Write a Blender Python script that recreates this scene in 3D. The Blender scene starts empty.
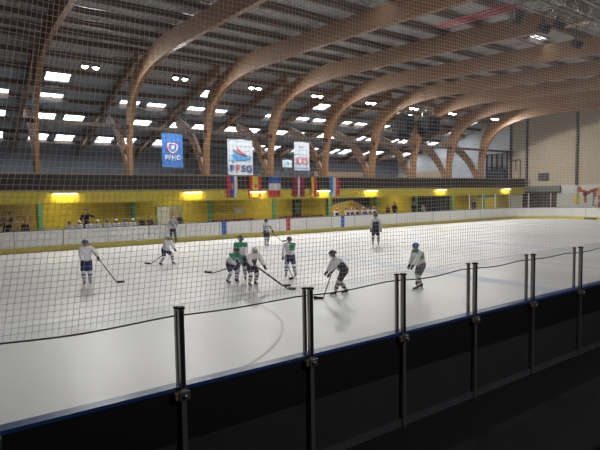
import bpy, bmesh, math, random
from mathutils import Vector, Matrix
random.seed(7)
PI = math.pi
sc = bpy.context.scene
COL = sc.collection

# ------------------------------------------------------------------ camera, world, exposure
cam_d = bpy.data.cameras.new('camera'); cam = bpy.data.objects.new('camera', cam_d); COL.objects.link(cam)
cam_d.sensor_width = 36.0; cam_d.lens = 36.0 * 480 / 600; cam_d.clip_start = 0.05; cam_d.clip_end = 500
yaw, pitch, roll = math.atan(700/480), math.atan(30.5/480), -0.015
M = Matrix.Rotation(yaw - PI/2, 4, 'Z') @ Matrix.Rotation(PI/2 - pitch, 4, 'X') @ Matrix.Rotation(roll, 4, 'Z')
cam.matrix_world = Matrix.Translation((0, 0, 3.0)) @ M
sc.camera = cam

world = bpy.data.worlds.new('world'); sc.world = world; world.use_nodes = True
bg = world.node_tree.nodes['Background']
bg.inputs['Color'].default_value = (0.86, 0.93, 1.0, 1); bg.inputs['Strength'].default_value = 11.0

sc.view_settings.view_transform = 'Standard'
try: sc.view_settings.look = 'None'
except Exception: pass
sc.view_settings.gamma = 1; sc.view_settings.use_curve_mapping = False
sc.view_settings.exposure = 0.0
FLOOD_W = 930.0      # each twin floodlight over the stand side
NEAR_W = 235.0       # each twin floodlight over the camera side
FLOOD_COL = (1.0, 0.96, 0.915)

# ------------------------------------------------------------------ materials
MATS = {}
def mat(name, col, rough=0.6, metal=0.0, var=0.0, scale=3.0, bump=0.0, emit=None, estr=0.0, alpha=None):
    if name in MATS: return MATS[name]
    m = bpy.data.materials.new(name); m.use_nodes = True; nt = m.node_tree; N = nt.nodes; L = nt.links
    b = N['Principled BSDF']
    b.inputs['Base Color'].default_value = (*col, 1); b.inputs['Roughness'].default_value = rough
    b.inputs['Metallic'].default_value = metal
    if var or bump:
        tc = N.new('ShaderNodeTexCoord'); no = N.new('ShaderNodeTexNoise'); no.inputs['Scale'].default_value = scale
        no.inputs['Detail'].default_value = 3
        L.new(tc.outputs['Object'], no.inputs['Vector'])
        if var:
            mx = N.new('ShaderNodeMix'); mx.data_type = 'RGBA'
            mx.inputs[6].default_value = (*[max(0, c*(1-var)) for c in col], 1)
            mx.inputs[7].default_value = (*[min(1, c*(1+var)) for c in col], 1)
            L.new(no.outputs['Fac'], mx.inputs[0]); L.new(mx.outputs[2], b.inputs['Base Color'])
        if bump:
            bp = N.new('ShaderNodeBump'); bp.inputs['Strength'].default_value = bump; bp.inputs['Distance'].default_value = 0.02
            L.new(no.outputs['Fac'], bp.inputs['Height']); L.new(bp.outputs['Normal'], b.inputs['Normal'])
    if emit:
        b.inputs['Emission Color'].default_value = (*emit, 1); b.inputs['Emission Strength'].default_value = estr
    MATS[name] = m; return m

def mat_ice():
    m = bpy.data.materials.new('ice'); m.use_nodes = True; nt = m.node_tree; N = nt.nodes; L = nt.links
    b = N['Principled BSDF']; tc = N.new('ShaderNodeTexCoord')
    mp = N.new('ShaderNodeMapping'); mp.inputs['Scale'].default_value = (1.0, 0.25, 1)
    L.new(tc.outputs['Object'], mp.inputs['Vector'])
    n1 = N.new('ShaderNodeTexNoise'); n1.inputs['Scale'].default_value = 0.35; n1.inputs['Detail'].default_value = 6
    n2 = N.new('ShaderNodeTexNoise'); n2.inputs['Scale'].default_value = 5.0; n2.inputs['Detail'].default_value = 8
    L.new(mp.outputs[0], n1.inputs['Vector']); L.new(tc.outputs['Object'], n2.inputs['Vector'])
    r = N.new('ShaderNodeValToRGB'); e = r.color_ramp.elements
    e[0].position = 0.30; e[0].color = (0.50, 0.515, 0.525, 1); e[1].position = 0.62; e[1].color = (0.635, 0.65, 0.66, 1)
    ad = N.new('ShaderNodeMath'); ad.operation = 'MULTIPLY_ADD'; ad.inputs[1].default_value = 0.2
    L.new(n2.outputs['Fac'], ad.inputs[0])
    h = N.new('ShaderNodeMath'); h.operation = 'MULTIPLY'; h.inputs[1].default_value = 0.8
    L.new(n1.outputs['Fac'], h.inputs[0]); L.new(h.outputs[0], ad.inputs[2])
    L.new(ad.outputs[0], r.inputs[0]); L.new(r.outputs[0], b.inputs['Base Color'])
    rr = N.new('ShaderNodeMapRange'); rr.inputs[3].default_value = 0.30; rr.inputs[4].default_value = 0.55
    L.new(n2.outputs['Fac'], rr.inputs[0]); L.new(rr.outputs[0], b.inputs['Roughness'])
    bp = N.new('ShaderNodeBump'); bp.inputs['Strength'].default_value = 0.04; bp.inputs['Distance'].default_value = 0.005
    L.new(n2.outputs['Fac'], bp.inputs['Height']); L.new(bp.outputs['Normal'], b.inputs['Normal'])
    return m

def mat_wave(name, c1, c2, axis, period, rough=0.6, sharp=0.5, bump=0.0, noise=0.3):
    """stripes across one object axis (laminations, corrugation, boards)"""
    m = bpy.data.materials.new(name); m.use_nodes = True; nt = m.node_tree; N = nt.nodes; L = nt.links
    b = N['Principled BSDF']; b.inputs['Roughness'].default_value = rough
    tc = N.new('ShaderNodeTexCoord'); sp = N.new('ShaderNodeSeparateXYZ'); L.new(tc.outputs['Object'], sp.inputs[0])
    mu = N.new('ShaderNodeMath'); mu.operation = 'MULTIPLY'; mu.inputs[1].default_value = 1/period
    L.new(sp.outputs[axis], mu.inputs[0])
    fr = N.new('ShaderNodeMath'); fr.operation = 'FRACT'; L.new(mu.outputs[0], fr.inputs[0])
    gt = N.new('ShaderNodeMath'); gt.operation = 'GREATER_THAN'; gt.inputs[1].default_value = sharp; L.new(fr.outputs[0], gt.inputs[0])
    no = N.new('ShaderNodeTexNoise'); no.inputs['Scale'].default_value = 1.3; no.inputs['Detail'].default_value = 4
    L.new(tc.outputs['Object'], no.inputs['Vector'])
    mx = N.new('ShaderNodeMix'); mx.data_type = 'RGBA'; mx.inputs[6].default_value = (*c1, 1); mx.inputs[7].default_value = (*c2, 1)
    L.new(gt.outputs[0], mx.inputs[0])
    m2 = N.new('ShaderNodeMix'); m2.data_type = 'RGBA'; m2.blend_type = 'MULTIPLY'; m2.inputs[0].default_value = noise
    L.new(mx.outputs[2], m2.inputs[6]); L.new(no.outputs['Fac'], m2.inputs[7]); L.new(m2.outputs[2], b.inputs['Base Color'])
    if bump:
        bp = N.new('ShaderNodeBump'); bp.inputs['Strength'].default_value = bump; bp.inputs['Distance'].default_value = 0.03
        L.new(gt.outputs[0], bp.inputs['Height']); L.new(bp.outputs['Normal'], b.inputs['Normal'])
    return m

def mat_brick(name, c1, c2, mortar, bw, bh, axis='Y', ms=0.02):
    m = bpy.data.materials.new(name); m.use_nodes = True; nt = m.node_tree; N = nt.nodes; L = nt.links
    b = N['Principled BSDF']; b.inputs['Roughness'].default_value = 0.85
    tc = N.new('ShaderNodeTexCoord'); sp = N.new('ShaderNodeSeparateXYZ'); L.new(tc.outputs['Object'], sp.inputs[0])
    cb = N.new('ShaderNodeCombineXYZ'); L.new(sp.outputs[axis], cb.inputs[0]); L.new(sp.outputs['Z'], cb.inputs[1])
    br = N.new('ShaderNodeTexBrick'); br.inputs['Scale'].default_value = 1
    br.inputs['Color1'].default_value = (*c1, 1); br.inputs['Color2'].default_value = (*c2, 1); br.inputs['Mortar'].default_value = (*mortar, 1)
    br.inputs['Brick Width'].default_value = bw; br.inputs['Row Height'].default_value = bh; br.inputs['Mortar Size'].default_value = ms
    L.new(cb.outputs[0], br.inputs['Vector']); L.new(br.outputs['Color'], b.inputs['Base Color'])
    return m

def mat_clear(name, tint=(0.9, 0.95, 0.95), gloss=0.08, diffuse=0.0):
    m = bpy.data.materials.new(name); m.use_nodes = True; nt = m.node_tree; N = nt.nodes; L = nt.links
    N.remove(N['Principled BSDF']); out = N['Material Output']
    t = N.new('ShaderNodeBsdfTransparent'); t.inputs[0].default_value = (*tint, 1)
    g = N.new('ShaderNodeBsdfGlossy'); g.inputs['Roughness'].default_value = 0.04
    fr = N.new('ShaderNodeFresnel'); fr.inputs[0].default_value = 1.35; ge = N.new('ShaderNodeNewGeometry')
    iv = N.new('ShaderNodeMath'); iv.operation = 'SUBTRACT'; iv.inputs[0].default_value = 1; L.new(ge.outputs['Backfacing'], iv.inputs[1])
    mu = N.new('ShaderNodeMath'); mu.operation = 'MULTIPLY'; L.new(fr.outputs[0], mu.inputs[0]); L.new(iv.outputs[0], mu.inputs[1])
    mx = N.new('ShaderNodeMixShader'); L.new(mu.outputs[0], mx.inputs[0]); L.new(t.outputs[0], mx.inputs[1]); L.new(g.outputs[0], mx.inputs[2])
    last = mx
    if diffuse:
        d = N.new('ShaderNodeBsdfTranslucent'); d.inputs[0].default_value = (*tint, 1)
        m3 = N.new('ShaderNodeMixShader'); m3.inputs[0].default_value = diffuse
        L.new(mx.outputs[0], m3.inputs[1]); L.new(d.outputs[0], m3.inputs[2]); last = m3
    L.new(last.outputs[0], out.inputs[0]); return m

def mat_sheer(name, col, see):
    """woven banner cloth that lets part of the view through"""
    m = mat(name, col, 0.7)
    nt = m.node_tree; N = nt.nodes; L = nt.links; out = N['Material Output']
    t = N.new('ShaderNodeBsdfTransparent'); mx = N.new('ShaderNodeMixShader'); mx.inputs[0].default_value = see
    L.new(N['Principled BSDF'].outputs[0], mx.inputs[1]); L.new(t.outputs[0], mx.inputs[2]); L.new(mx.outputs[0], out.inputs[0])
    return m

ICE = mat_ice()
WOOD = mat_wave('glulam', (0.27, 0.143, 0.066), (0.215, 0.112, 0.052), 'Z', 0.32, 0.55, 0.85, noise=0.35)
PURLIN = mat('purlin_wood', (0.13, 0.09, 0.07), 0.8, var=0.2)
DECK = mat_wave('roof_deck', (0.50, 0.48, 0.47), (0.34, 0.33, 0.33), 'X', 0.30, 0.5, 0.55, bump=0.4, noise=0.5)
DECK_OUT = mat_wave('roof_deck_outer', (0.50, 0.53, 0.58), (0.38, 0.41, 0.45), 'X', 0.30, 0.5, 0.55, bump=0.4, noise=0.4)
YELLOW = mat('yellow_paint', (0.62, 0.50, 0.03), 0.45, var=0.08, scale=1.2)
YELLOW_WALL = mat_brick('yellow_blockwork', (0.60, 0.47, 0.035), (0.55, 0.43, 0.03), (0.40, 0.31, 0.03), 0.5, 0.22, 'X', 0.012)
GREEN = mat('green_paint', (0.13, 0.38, 0.22), 0.5)
BRICK = mat_brick('beige_blockwork', (0.50, 0.43, 0.32), (0.46, 0.395, 0.295), (0.34, 0.29, 0.21), 0.9, 0.3, 'Y', 0.02)
BRICKW = mat_brick('white_blockwork', (0.62, 0.62, 0.58), (0.58, 0.58, 0.55), (0.42, 0.42, 0.40), 0.6, 0.28, 'Y', 0.02)
WHITE_BOARD = mat('board_white', (0.74, 0.755, 0.72), 0.35, var=0.05, scale=0.8)
KICK = mat('kick_yellow', (0.62, 0.52, 0.10), 0.4)
CAPB = mat('cap_blue', (0.018, 0.06, 0.20), 0.38, var=0.4, scale=9)
BOARD_BLACK = mat('board_black', (0.006, 0.006, 0.008), 0.5)
SEAM = mat('seam_grey', (0.28, 0.29, 0.26), 0.5)
LBLUE = mat('line_blue', (0.03, 0.12, 0.42), 0.4); LRED = mat('line_red', (0.45, 0.05, 0.04), 0.4)
ICEBLUE = mat('ice_line_blue', (0.50, 0.57, 0.66), 0.55, var=0.05); ICERED = mat('ice_line_red', (0.58, 0.53, 0.53), 0.55, var=0.05)
ALU = mat('aluminium', (0.42, 0.41, 0.38), 0.35, 0.9)
ALUD = mat('aluminium_dark', (0.16, 0.155, 0.15), 0.4, 0.6)
BLACK = mat('black_matt', (0.006, 0.006, 0.008), 0.8)
DARK = mat('dark_grey', (0.04, 0.038, 0.04), 0.6, var=0.2)
DARKBROWN = mat('dark_brown', (0.035, 0.025, 0.022), 0.6)
RUBBER = mat('rubber_floor', (0.006, 0.005, 0.0062), 0.95, var=0.15, scale=6, bump=0.0)
CONC = mat('concrete', (0.16, 0.16, 0.15), 0.85, var=0.2)
KERB = mat('kerb_concrete', (0.05, 0.05, 0.055), 0.85, var=0.3, scale=5)
GREYWALL = mat('grey_cladding', (0.20, 0.205, 0.23), 0.6, var=0.2, scale=0.7)
PALEWALL = mat_wave('pale_cladding', (0.80, 0.80, 0.79), (0.66, 0.67, 0.67), 'Z', 0.5, 0.6, 0.9, noise=0.25)
BEIGE = mat('beige_board', (0.68, 0.50, 0.34), 0.6)
NETM = mat('net_cord', (0.74, 0.72, 0.72), 0.8)
ROPE = mat('rope_dark', (0.02, 0.02, 0.02), 0.8)
GLASS = mat_clear('acrylic', (0.955, 0.965, 0.965))
PANE = mat_clear('polycarbonate', (0.95, 0.97, 1.0), diffuse=0.4)
LENS = mat('lamp_lens', (1, 1, 1), 0.3, emit=(1.0, 0.90, 0.72), estr=30)
TUBE = mat('tube_glow', (1, 1, 1), 0.3, emit=(1.0, 0.86, 0.48), estr=6)
WHITE = mat('white_plain', (0.72, 0.73, 0.74), 0.6)
RED = mat('red_plastic', (0.32, 0.03, 0.035), 0.5)
REDPIPE = mat('red_pipe', (0.55, 0.06, 0.07), 0.4)

# ------------------------------------------------------------------ helpers
class MB:
    """collects shapes, several materials allowed, builds ONE mesh object"""
    def __init__(s): s.v = []; s.f = []; s.mi = []; s.mats = []; s.sm = []
    def slot(s, m):
        if m not in s.mats: s.mats.append(m)
        return s.mats.index(m)
    def add(s, vs, fs, m, smooth=False):
        o = len(s.v); k = s.slot(m); s.v += [tuple(v) for v in vs]
        for f in fs: s.f.append([i + o for i in f]); s.mi.append(k); s.sm.append(smooth)
    def box(s, x0, x1, y0, y1, z0, z1, m):
        s.add([(x0,y0,z0),(x1,y0,z0),(x1,y1,z0),(x0,y1,z0),(x0,y0,z1),(x1,y0,z1),(x1,y1,z1),(x0,y1,z1)],
              [(0,3,2,1),(4,5,6,7),(0,1,5,4),(1,2,6,5),(2,3,7,6),(3,0,4,7)], m)
    def bar(s, a, b, r, m, n=6, r2=None, smooth=True):
        a = Vector(a); b = Vector(b); d = (b - a)
        if d.length < 1e-6: return
        d.normalize(); u = d.orthogonal().normalized(); w = d.cross(u); r2 = r if r2 is None else r2
        vs = []
        for p, q in ((a, r), (b, r2)):
            for k in range(n):
                t = 2*PI*k/n + PI/n; vs.append(p + u*math.cos(t)*q + w*math.sin(t)*q)
        fs = [(k, (k+1) % n, n + (k+1) % n, n + k) for k in range(n)] + [tuple(range(n))[::-1], tuple(range(n, 2*n))]
        s.add(vs, fs, m, smooth and n > 4)
    def beam(s, a, b, w, h, m, up=(0, 0, 1)):
        a = Vector(a); b = Vector(b); d = (b - a).normalized(); up = Vector(up)
        if abs(d.dot(up)) > 0.99: up = Vector((0, 1, 0))
        x = d.cross(up).normalized(); y = x.cross(d).normalized(); vs = []
        for p in (a, b):
            for i, j in ((-1,-1),(1,-1),(1,1),(-1,1)): vs.append(p + x*w/2*i + y*h/2*j)
        s.add(vs, [(0,1,5,4),(1,2,6,5),(2,3,7,6),(3,0,4,7),(3,2,1,0),(4,5,6,7)], m)
    def prism(s, pts, axis, c0, c1, m):
        """polygon in the other two axes, extruded along axis"""
        def P(p, c): return (c, p[0], p[1]) if axis == 'X' else ((p[0], c, p[1]) if axis == 'Y' else (p[0], p[1], c))
        n = len(pts)
        s.add([P(p, c0) for p in pts] + [P(p, c1) for p in pts],
              [(k, (k+1) % n, n + (k+1) % n, n + k) for k in range(n)] + [tuple(range(n))[::-1], tuple(range(n, 2*n))], m)
    def band(s, A, B, c0, c1, m):
        """solid between two YZ polylines A and B of same length, extruded along X"""
        n = len(A); vs = []
        for c in (c0, c1):
            vs += [(c, *p) for p in A] + [(c, *p) for p in B]
        o = 2*n; fs = []
        for i in range(n-1):
            fs += [(i, i+1, n+i+1, n+i), (o+i, o+n+i, o+n+i+1, o+i+1), (i, o+i, o+i+1, i+1), (n+i, n+i+1, o+n+i+1, o+n+i)]
        fs += [(0, n, o+n, o), (n-1, o+n-1, o+2*n-1, 2*n-1)]
        s.add(vs, fs, m)
    def ball(s, c, r, m, sx=1, sy=1, sz=1, n=10, k=7):
        vs = []; fs = []
        for i in range(k+1):
            t = PI*i/k
            for j in range(n):
                p = 2*PI*j/n; vs.append((c[0]+r*sx*math.sin(t)*math.cos(p), c[1]+r*sy*math.sin(t)*math.sin(p), c[2]+r*sz*math.cos(t)))
        for i in range(k):
            for j in range(n): fs.append((i*n+j, (i+1)*n+j, (i+1)*n+(j+1) % n, i*n+(j+1) % n))
        s.add(vs, fs, m, True)
    def build(s, name, parent=None, loc=None):
        me = bpy.data.meshes.new(name); me.from_pydata(s.v, [], s.f)
        for m in s.mats: me.materials.append(m)
        me.polygons.foreach_set('material_index', s.mi); me.polygons.foreach_set('use_smooth', s.sm)
        bm = bmesh.new(); bm.from_mesh(me)
        bmesh.ops.remove_doubles(bm, verts=bm.verts, dist=1e-6); bmesh.ops.recalc_face_normals(bm, faces=bm.faces)
        bm.to_mesh(me); bm.free(); me.update()
        o = bpy.data.objects.new(name, me); COL.objects.link(o)
        if parent: o.parent = parent
        if loc: o.location = loc
        return o

def tag(o, label, cat, group=None, kind=None):
    o['label'] = label; o['category'] = cat
    if group: o['group'] = group
    if kind: o['kind'] = kind
    return o
def struct(o): o['kind'] = 'structure'; return o
def empty(name, loc=(0, 0, 0), rz=0.0, label=None, cat=None, group=None):
    o = bpy.data.objects.new(name, None); o.empty_display_size = 0.1; COL.objects.link(o)
    o.location = loc; o.rotation_euler = (0, 0, rz)
    if label: tag(o, label, cat, group)
    return o
def copy_tree(o, parent=None):
    c = o.copy(); COL.objects.link(c)
    if parent: c.parent = parent
    for ch in list(o.children): copy_tree(ch, c)
    return c
def catmull(pts, n=6):
    out = []; P = [pts[0]] + list(pts) + [pts[-1]]
    for i in range(1, len(P)-2):
        for k in range(n):
            t = k/n; a, b, c, d = P[i-1], P[i], P[i+1], P[i+2]
            out.append(tuple(0.5*((2*b[j]) + (-a[j]+c[j])*t + (2*a[j]-5*b[j]+4*c[j]-d[j])*t*t + (-a[j]+3*b[j]-3*c[j]+d[j])*t**3) for j in range(len(a))))
    out.append(tuple(pts[-1])); return out
ORD = ['first', 'second', 'third', 'fourth', 'fifth', 'sixth', 'seventh', 'eighth', 'ninth', 'tenth', 'eleventh', 'twelfth', 'thirteenth', 'fourteenth']
def rank(i, n):
    return 'leftmost' if i == 0 else ('rightmost' if i == n-1 else ORD[i] + ' from the left')

# ------------------------------------------------------------------ setting: ground, ice, boards
XE, YF, YN, XW = 52.4, 30.3, 4.36, -11.0
def loop_pts(off=0.0, R=6.0, n=10):
    pts = []
    for cx, cy, a0 in ((XE-R, YF-R, 0), (XW+R, YF-R, 90), (XW+R, YN+R, 180), (XE-R, YN+R, 270)):
        for k in range(n+1):
            a = math.radians(a0 + 90*k/n); pts.append((cx + (R+off)*math.cos(a), cy + (R+off)*math.sin(a)))
    return pts
mb = MB(); mb.box(-16, 64, -8, 57, -0.2, -0.004, RUBBER); struct(mb.build('floor'))
mb = MB(); mb.prism(loop_pts(-0.001, n=12), 'Z', -0.003, 0.0, ICE); ice = struct(mb.build('floor_ice'))
def ring(cx, cy, r, w, m, mb, n=64, z=0.003):
    vs = []; fs = []
    for k in range(n):
        a = 2*PI*k/n
        vs += [(cx+(r-w/2)*math.cos(a), cy+(r-w/2)*math.sin(a), z), (cx+(r+w/2)*math.cos(a), cy+(r+w/2)*math.sin(a), z)]
    for k in range(n):
        a = 2*k; b = 2*((k+1) % n); fs.append((a, a+1, b+1, b))
    mb.add(vs, fs, m)
XC = 19.7
mb = MB()
mb.add([(XC-.15, YN+.1, .002), (XC+.15, YN+.1, .002), (XC+.15, YF-.1, .002), (XC-.15, YF-.1, .002)], [(0,1,2,3)], ICERED)
for x in (14.4, 25.0): mb.add([(x-.32, YN+.1, .002), (x+.32, YN+.1, .002), (x+.32, YF-.1, .002), (x-.32, YF-.1, .002)], [(0,1,2,3)], ICEBLUE)
ring(XC, 17.3, 4.5, .07, ICEBLUE, mb)
for cx, cy in ((1.8, 11.5), (38.5, 11.3), (38.5, 23.4), (1.8, 23.4)):
    ring(cx, cy, 4.6, .06, ICERED, mb); ring(cx, cy, .15, .3, ICERED, mb, 20)
mb.add([(XE-3.6, YN+2, .002), (XE-3.53, YN+2, .002), (XE-3.53, YF-2, .002), (XE-3.6, YF-2, .002)], [(0,1,2,3)], ICERED)
mb.build('painted_line', ice)

def sweep(offs_z, m, mb, pts_fn, closed=True):
    """profile given as list of (offset, z); swept around the rink loop"""
    rings = [pts_fn(o) for o, z in offs_z]; n = len(rings[0]); k = len(offs_z); vs = []
    for i in range(n):
        for j, (o, z) in enumerate(offs_z): vs.append((rings[j][i][0], rings[j][i][1], z))
    fs = []
    for i in range(n if closed else n-1):
        a = i*k; b = ((i+1) % n)*k
        for j in range(k): fs.append((a+j, a+(j+1) % k, b+(j+1) % k, b+j))
    mb.add(vs, fs, m)
mb = MB(); sweep([(0, .3), (0, 1.19), (.08, 1.19), (.08, .3)], WHITE_BOARD, mb, loop_pts)
x = XW + 8
while x < XE - 7:                                  # panel joints on the far and near boards
    mb.box(x-.02, x+.02, YF-.012, YF+.02, .3, 1.185, SEAM); mb.box(x-.02, x+.02, YN-.02, YN+.012, .3, 1.185, SEAM); x += 2.44
for yy in (9.5, 12.0, 14.4, 16.8, 19.3, 21.7, 24.2): mb.box(XE-.012, XE+.02, yy-.02, yy+.02, .3, 1.185, SEAM)
for x, m in ((XC, LRED), (14.4, LBLUE), (25.0, LBLUE)): mb.box(x-.18, x+.18, YF-.014, YF+.02, .3, 1.185, m)
boards = struct(mb.build('rink_boards'))
mb = MB(); sweep([(-.015, 0), (-.015, .3), (.08, .3), (.08, 0)], KICK, mb, loop_pts); mb.build('kick_plate', boards)
mb = MB(); sweep([(-.02, 1.19), (-.02, 1.225), (.105, 1.225), (.105, 1.19)], CAPB, mb, loop_pts)
mb.build('cap_rail', boards)
mb = MB(); mb.box(XW+6, XE-6, YN-.105, YN-.082, .70, 1.185, BOARD_BLACK); mb.box(XW+6, XE-6, YN-.095, YN-.082, 0, .70, mat('board_charcoal', (.022, .02, .022), .8, var=.3, scale=5))
mb.box(XW+6, XE-6, YN-.13, YN-.095, 0.0, .09, KERB); mb.build('backing_panel', boards)
mb = MB(); mb.box(XE-.022, XE+.01, 23.1, 24.3, .0, .17, BLACK); mb.build('drain_slot', boards)

# ------------------------------------------------------------------ setting: walls
mb = MB(); mb.box(58, 58.3, -8, 36.1, 3.62, 14, BRICK)
we = struct(mb.build('wall_end'))
mb = MB(); mb.box(58, 58.3, -8, 57, 0, 3.62, BRICKW)
struct(mb.build('wall_end_lower'))
mb = MB(); mb.box(58, 58.3, 36.1, 57, 3.62, 14, PALEWALL); struct(mb.build('wall_end_upper_hall'))
for i, y in enumerate((33.85, 27.8, 21.7, 15.6, 9.5)):
    mb = MB(); mb.box(57.86, 58, y-.13, y+.13, 3.62, 13.5, DARKBROWN); struct(mb.build('trim_%d' % (i+1)))
mb = MB(); mb.box(57.8, 58, 35.9, 36.15, 3.0, 13.3, DARKBROWN); struct(mb.build('trim_6'))
mb = MB(); mb.box(-16, 58, 56, 56.3, 0, 9.5, GREYWALL); struct(mb.build('wall_back'))
mb = MB(); mb.box(-16.3, -16, -8, 57, 0, 14, GREYWALL); struct(mb.build('wall_left'))
mb = MB(); mb.box(-16, 64, -8.3, -8, 0, 11, DARK); struct(mb.build('wall_near'))

# under-gallery wall, columns, platform, gallery
mb = MB(); mb.box(-14, 39.4, 35.95, 36.2, .0, 3.5, YELLOW_WALL); mb.box(45.8, 57.9, 35.95, 36.2, 0, 3.5, YELLOW_WALL)
mb.box(39.4, 45.8, 35.95, 36.2, 2.75, 3.5, YELLOW_WALL); mb.box(39.4, 45.8, 35.95, 36.2, 0, .9, YELLOW_WALL)
wm = struct(mb.build('wall_under_gallery'))
FR = [3.8 + 6.02*k for k in range(-3, 9)]
for i, x in enumerate(FR):
    mb = MB(); mb.box(x-.14, x+.14, 35.74, 35.94, .35, 3.46, GREEN); struct(mb.build('trim_%d' % (10+i)))
mb = MB(); mb.box(-14, 57.9, 30.6, 35.94, 0, .34, CONC); struct(mb.build('floor_platform'))
mb = MB(); mb.box(-14, 55, 32.45, 57, 3.46, 3.62, CONC); struct(mb.build('floor_gallery'))
mb = MB(); mb.box(-14, 55, 32.35, 32.45, 2.66, 3.44, YELLOW); mb.box(-14, 55, 32.30, 32.36, 3.36, 3.44, mat('fascia_lip', (.42, .36, .12), .5))
gf = struct(mb.build('gallery_fascia'))
mb = MB(); mb.box(-14, 55, 32.38, 32.46, 3.5, 4.42, DARKBROWN)
for k in range(70): mb.box(-13+k-.03, -13+k+.03, 32.34, 32.38, 3.5, 4.42, DARK)
gp = struct(mb.build('gallery_parapet'))
mb = MB(); mb.box(-14, 55, 32.33, 32.5, 4.42, 4.5, mat('rail_khaki', (.30, .28, .18), .5)); mb.build('hand_rail', gp)
mb = MB(); mb.box(-14, 55.05, 32.3, 32.5, 3.44, 3.5, mat('rail_khaki', (.30, .28, .18))); mb.build('lower_rail', gp)
mb = MB(); mb.box(54.95, 55.05, 32.35, 36, 2.66, 4.5, DARKBROWN); mb.build('end_panel', gp)

# window and door shapes in the wall below the gallery
mb = MB(); mb.box(39.4, 45.8, 36.1, 36.14, .9, 2.75, mat('dark_glass', (.02, .025, .03), .1))
for x in [39.4 + .8*k for k in range(9)]: mb.box(x-.03, x+.03, 36.02, 36.1, .9, 2.75, mat('grey_green', (.16, .24, .18)))
struct(mb.build('window_1'))
mb = MB()
mb.box(11.5, 11.6, 35.86, 35.95, .35, 2.3, GREEN); mb.box(13.45, 13.55, 35.86, 35.95, .35, 2.3, GREEN); mb.box(11.5, 13.55, 35.86, 35.95, 2.22, 2.3, GREEN)
d1 = struct(mb.build('door_1'))
mb = MB(); mb.box(11.6, 12.5, 35.88, 35.93, .35, 2.22, mat('door_white', (.62, .62, .56), .5)); mb.build('door_leaf', d1)
mb = MB(); mb.box(12.5, 13.45, 35.88, 35.93, .35, 2.22, mat('door_khaki', (.33, .29, .18), .5, var=.25, scale=4)); mb.box(12.72, 12.8, 35.85, 35.88, .8, 2.0, DARK); mb.build('side_panel', d1)
mb = MB(); mb.box(23.85, 24.75, 35.88, 35.94, .35, 2.65, mat('door_dark', (.03, .045, .035), .5)); mb.box(24.1, 24.5, 35.86, 35.88, 1.3, 2.3, mat('grey_green', (.16, .24, .18))); struct(mb.build('door_2'))
mb = MB(); mb.box(18.0, 18.95, 35.9, 35.95, 1.55, 1.98, mat('window_pale', (.6, .6, .52), .3)); struct(mb.build('window_2'))
mb = MB(); mb.box(51.0, 54.6, 35.85, 35.95, 2.3, 3.0, mat('door_green', (.05, .16, .10))); struct(mb.build('trim_30'))
# end wall: lintel band, dark opening
mb = MB(); mb.box(57.7, 58, 29.6, 35.9, 2.85, 3.6, mat('lintel_greygreen', (.13, .145, .12), .7)); struct(mb.build('trim_31'))
mb = MB(); mb.box(57.9, 57.98, 30.1, 34.3, .3, 2.85, mat('opening_dark', (.05, .018, .02), .7))
for k in range(6): mb.box(57.84, 57.9, 30.1+.82*k, 30.2+.82*k, .3, 2.85, DARK)
struct(mb.build('door_3'))
mb = MB(); mb.box(57.93, 58, 27.6, 27.75, 3.0-1.6, 3.3, SEAM); mb.box(57.93, 58, 25.9, 26.02, 1.2, 2.6, mat('pipe_green', (.2, .3, .2))); struct(mb.build('trim_32'))

# ------------------------------------------------------------------ setting: roof frames
INNER = catmull([(36.0, 3.6), (35.97, 5.2), (35.85, 6.6), (35.5, 8.0), (34.8, 9.25), (33.5, 10.35), (31.2, 11.0), (28, 11.2), (24, 11.05), (17, 10.6), (12, 10.2), (0, 9.35), (-8, 8.8)], 5)
OUTER = catmull([(36.62, 3.6), (36.62, 5.2), (36.6, 6.6), (36.45, 8.1), (36.0, 9.8), (34.95, 11.2), (32.0, 12.1), (28.2, 12.4), (24, 12.08), (17, 11.55), (12, 11.12), (0, 10.25), (-8, 9.7)], 5)
BR_IN = catmull([(36.35, 3.6), (36.5, 4.8), (37.2, 6.2), (38.3, 7.7), (39.8, 9.0), (42.0, 10.0)], 5)
BR_OUT = catmull([(36.95, 3.6), (37.1, 4.6), (37.8, 5.8), (38.9, 7.15), (40.4, 8.35), (42.8, 9.45)], 5)
RAF = [(33.6, 12.2), (38.2, 11.35), (47.7, 9.3), (55.9, 7.5)]
for x in FR:
    mb = MB(); mb.band(INNER, OUTER, x-.13, x+.13, WOOD); struct(mb.build('ceiling_beam'))
    if x > -3:
        mb = MB(); mb.band(BR_IN, BR_OUT, x-.12, x+.12, WOOD); struct(mb.build('ceiling_brace'))
        mb = MB(); mb.band([(y, z) for y, z in RAF], [(y, z+.62) for y, z in RAF], x-.11, x+.11, WOOD); struct(mb.build('ceiling_rafter'))
def deck_z(y):
    P = [(-8.4, 9.85), (12, 11.42), (24, 12.38), (28, 12.66), (33.5, 12.95), (38.2, 12.1), (56.3, 8.2)]
    for (a, za), (b, zb) in zip(P, P[1:]):
        if a <= y <= b: return za + (zb-za)*(y-a)/(b-a)
    return P[0][1] if y < P[0][0] else P[-1][1]
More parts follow.
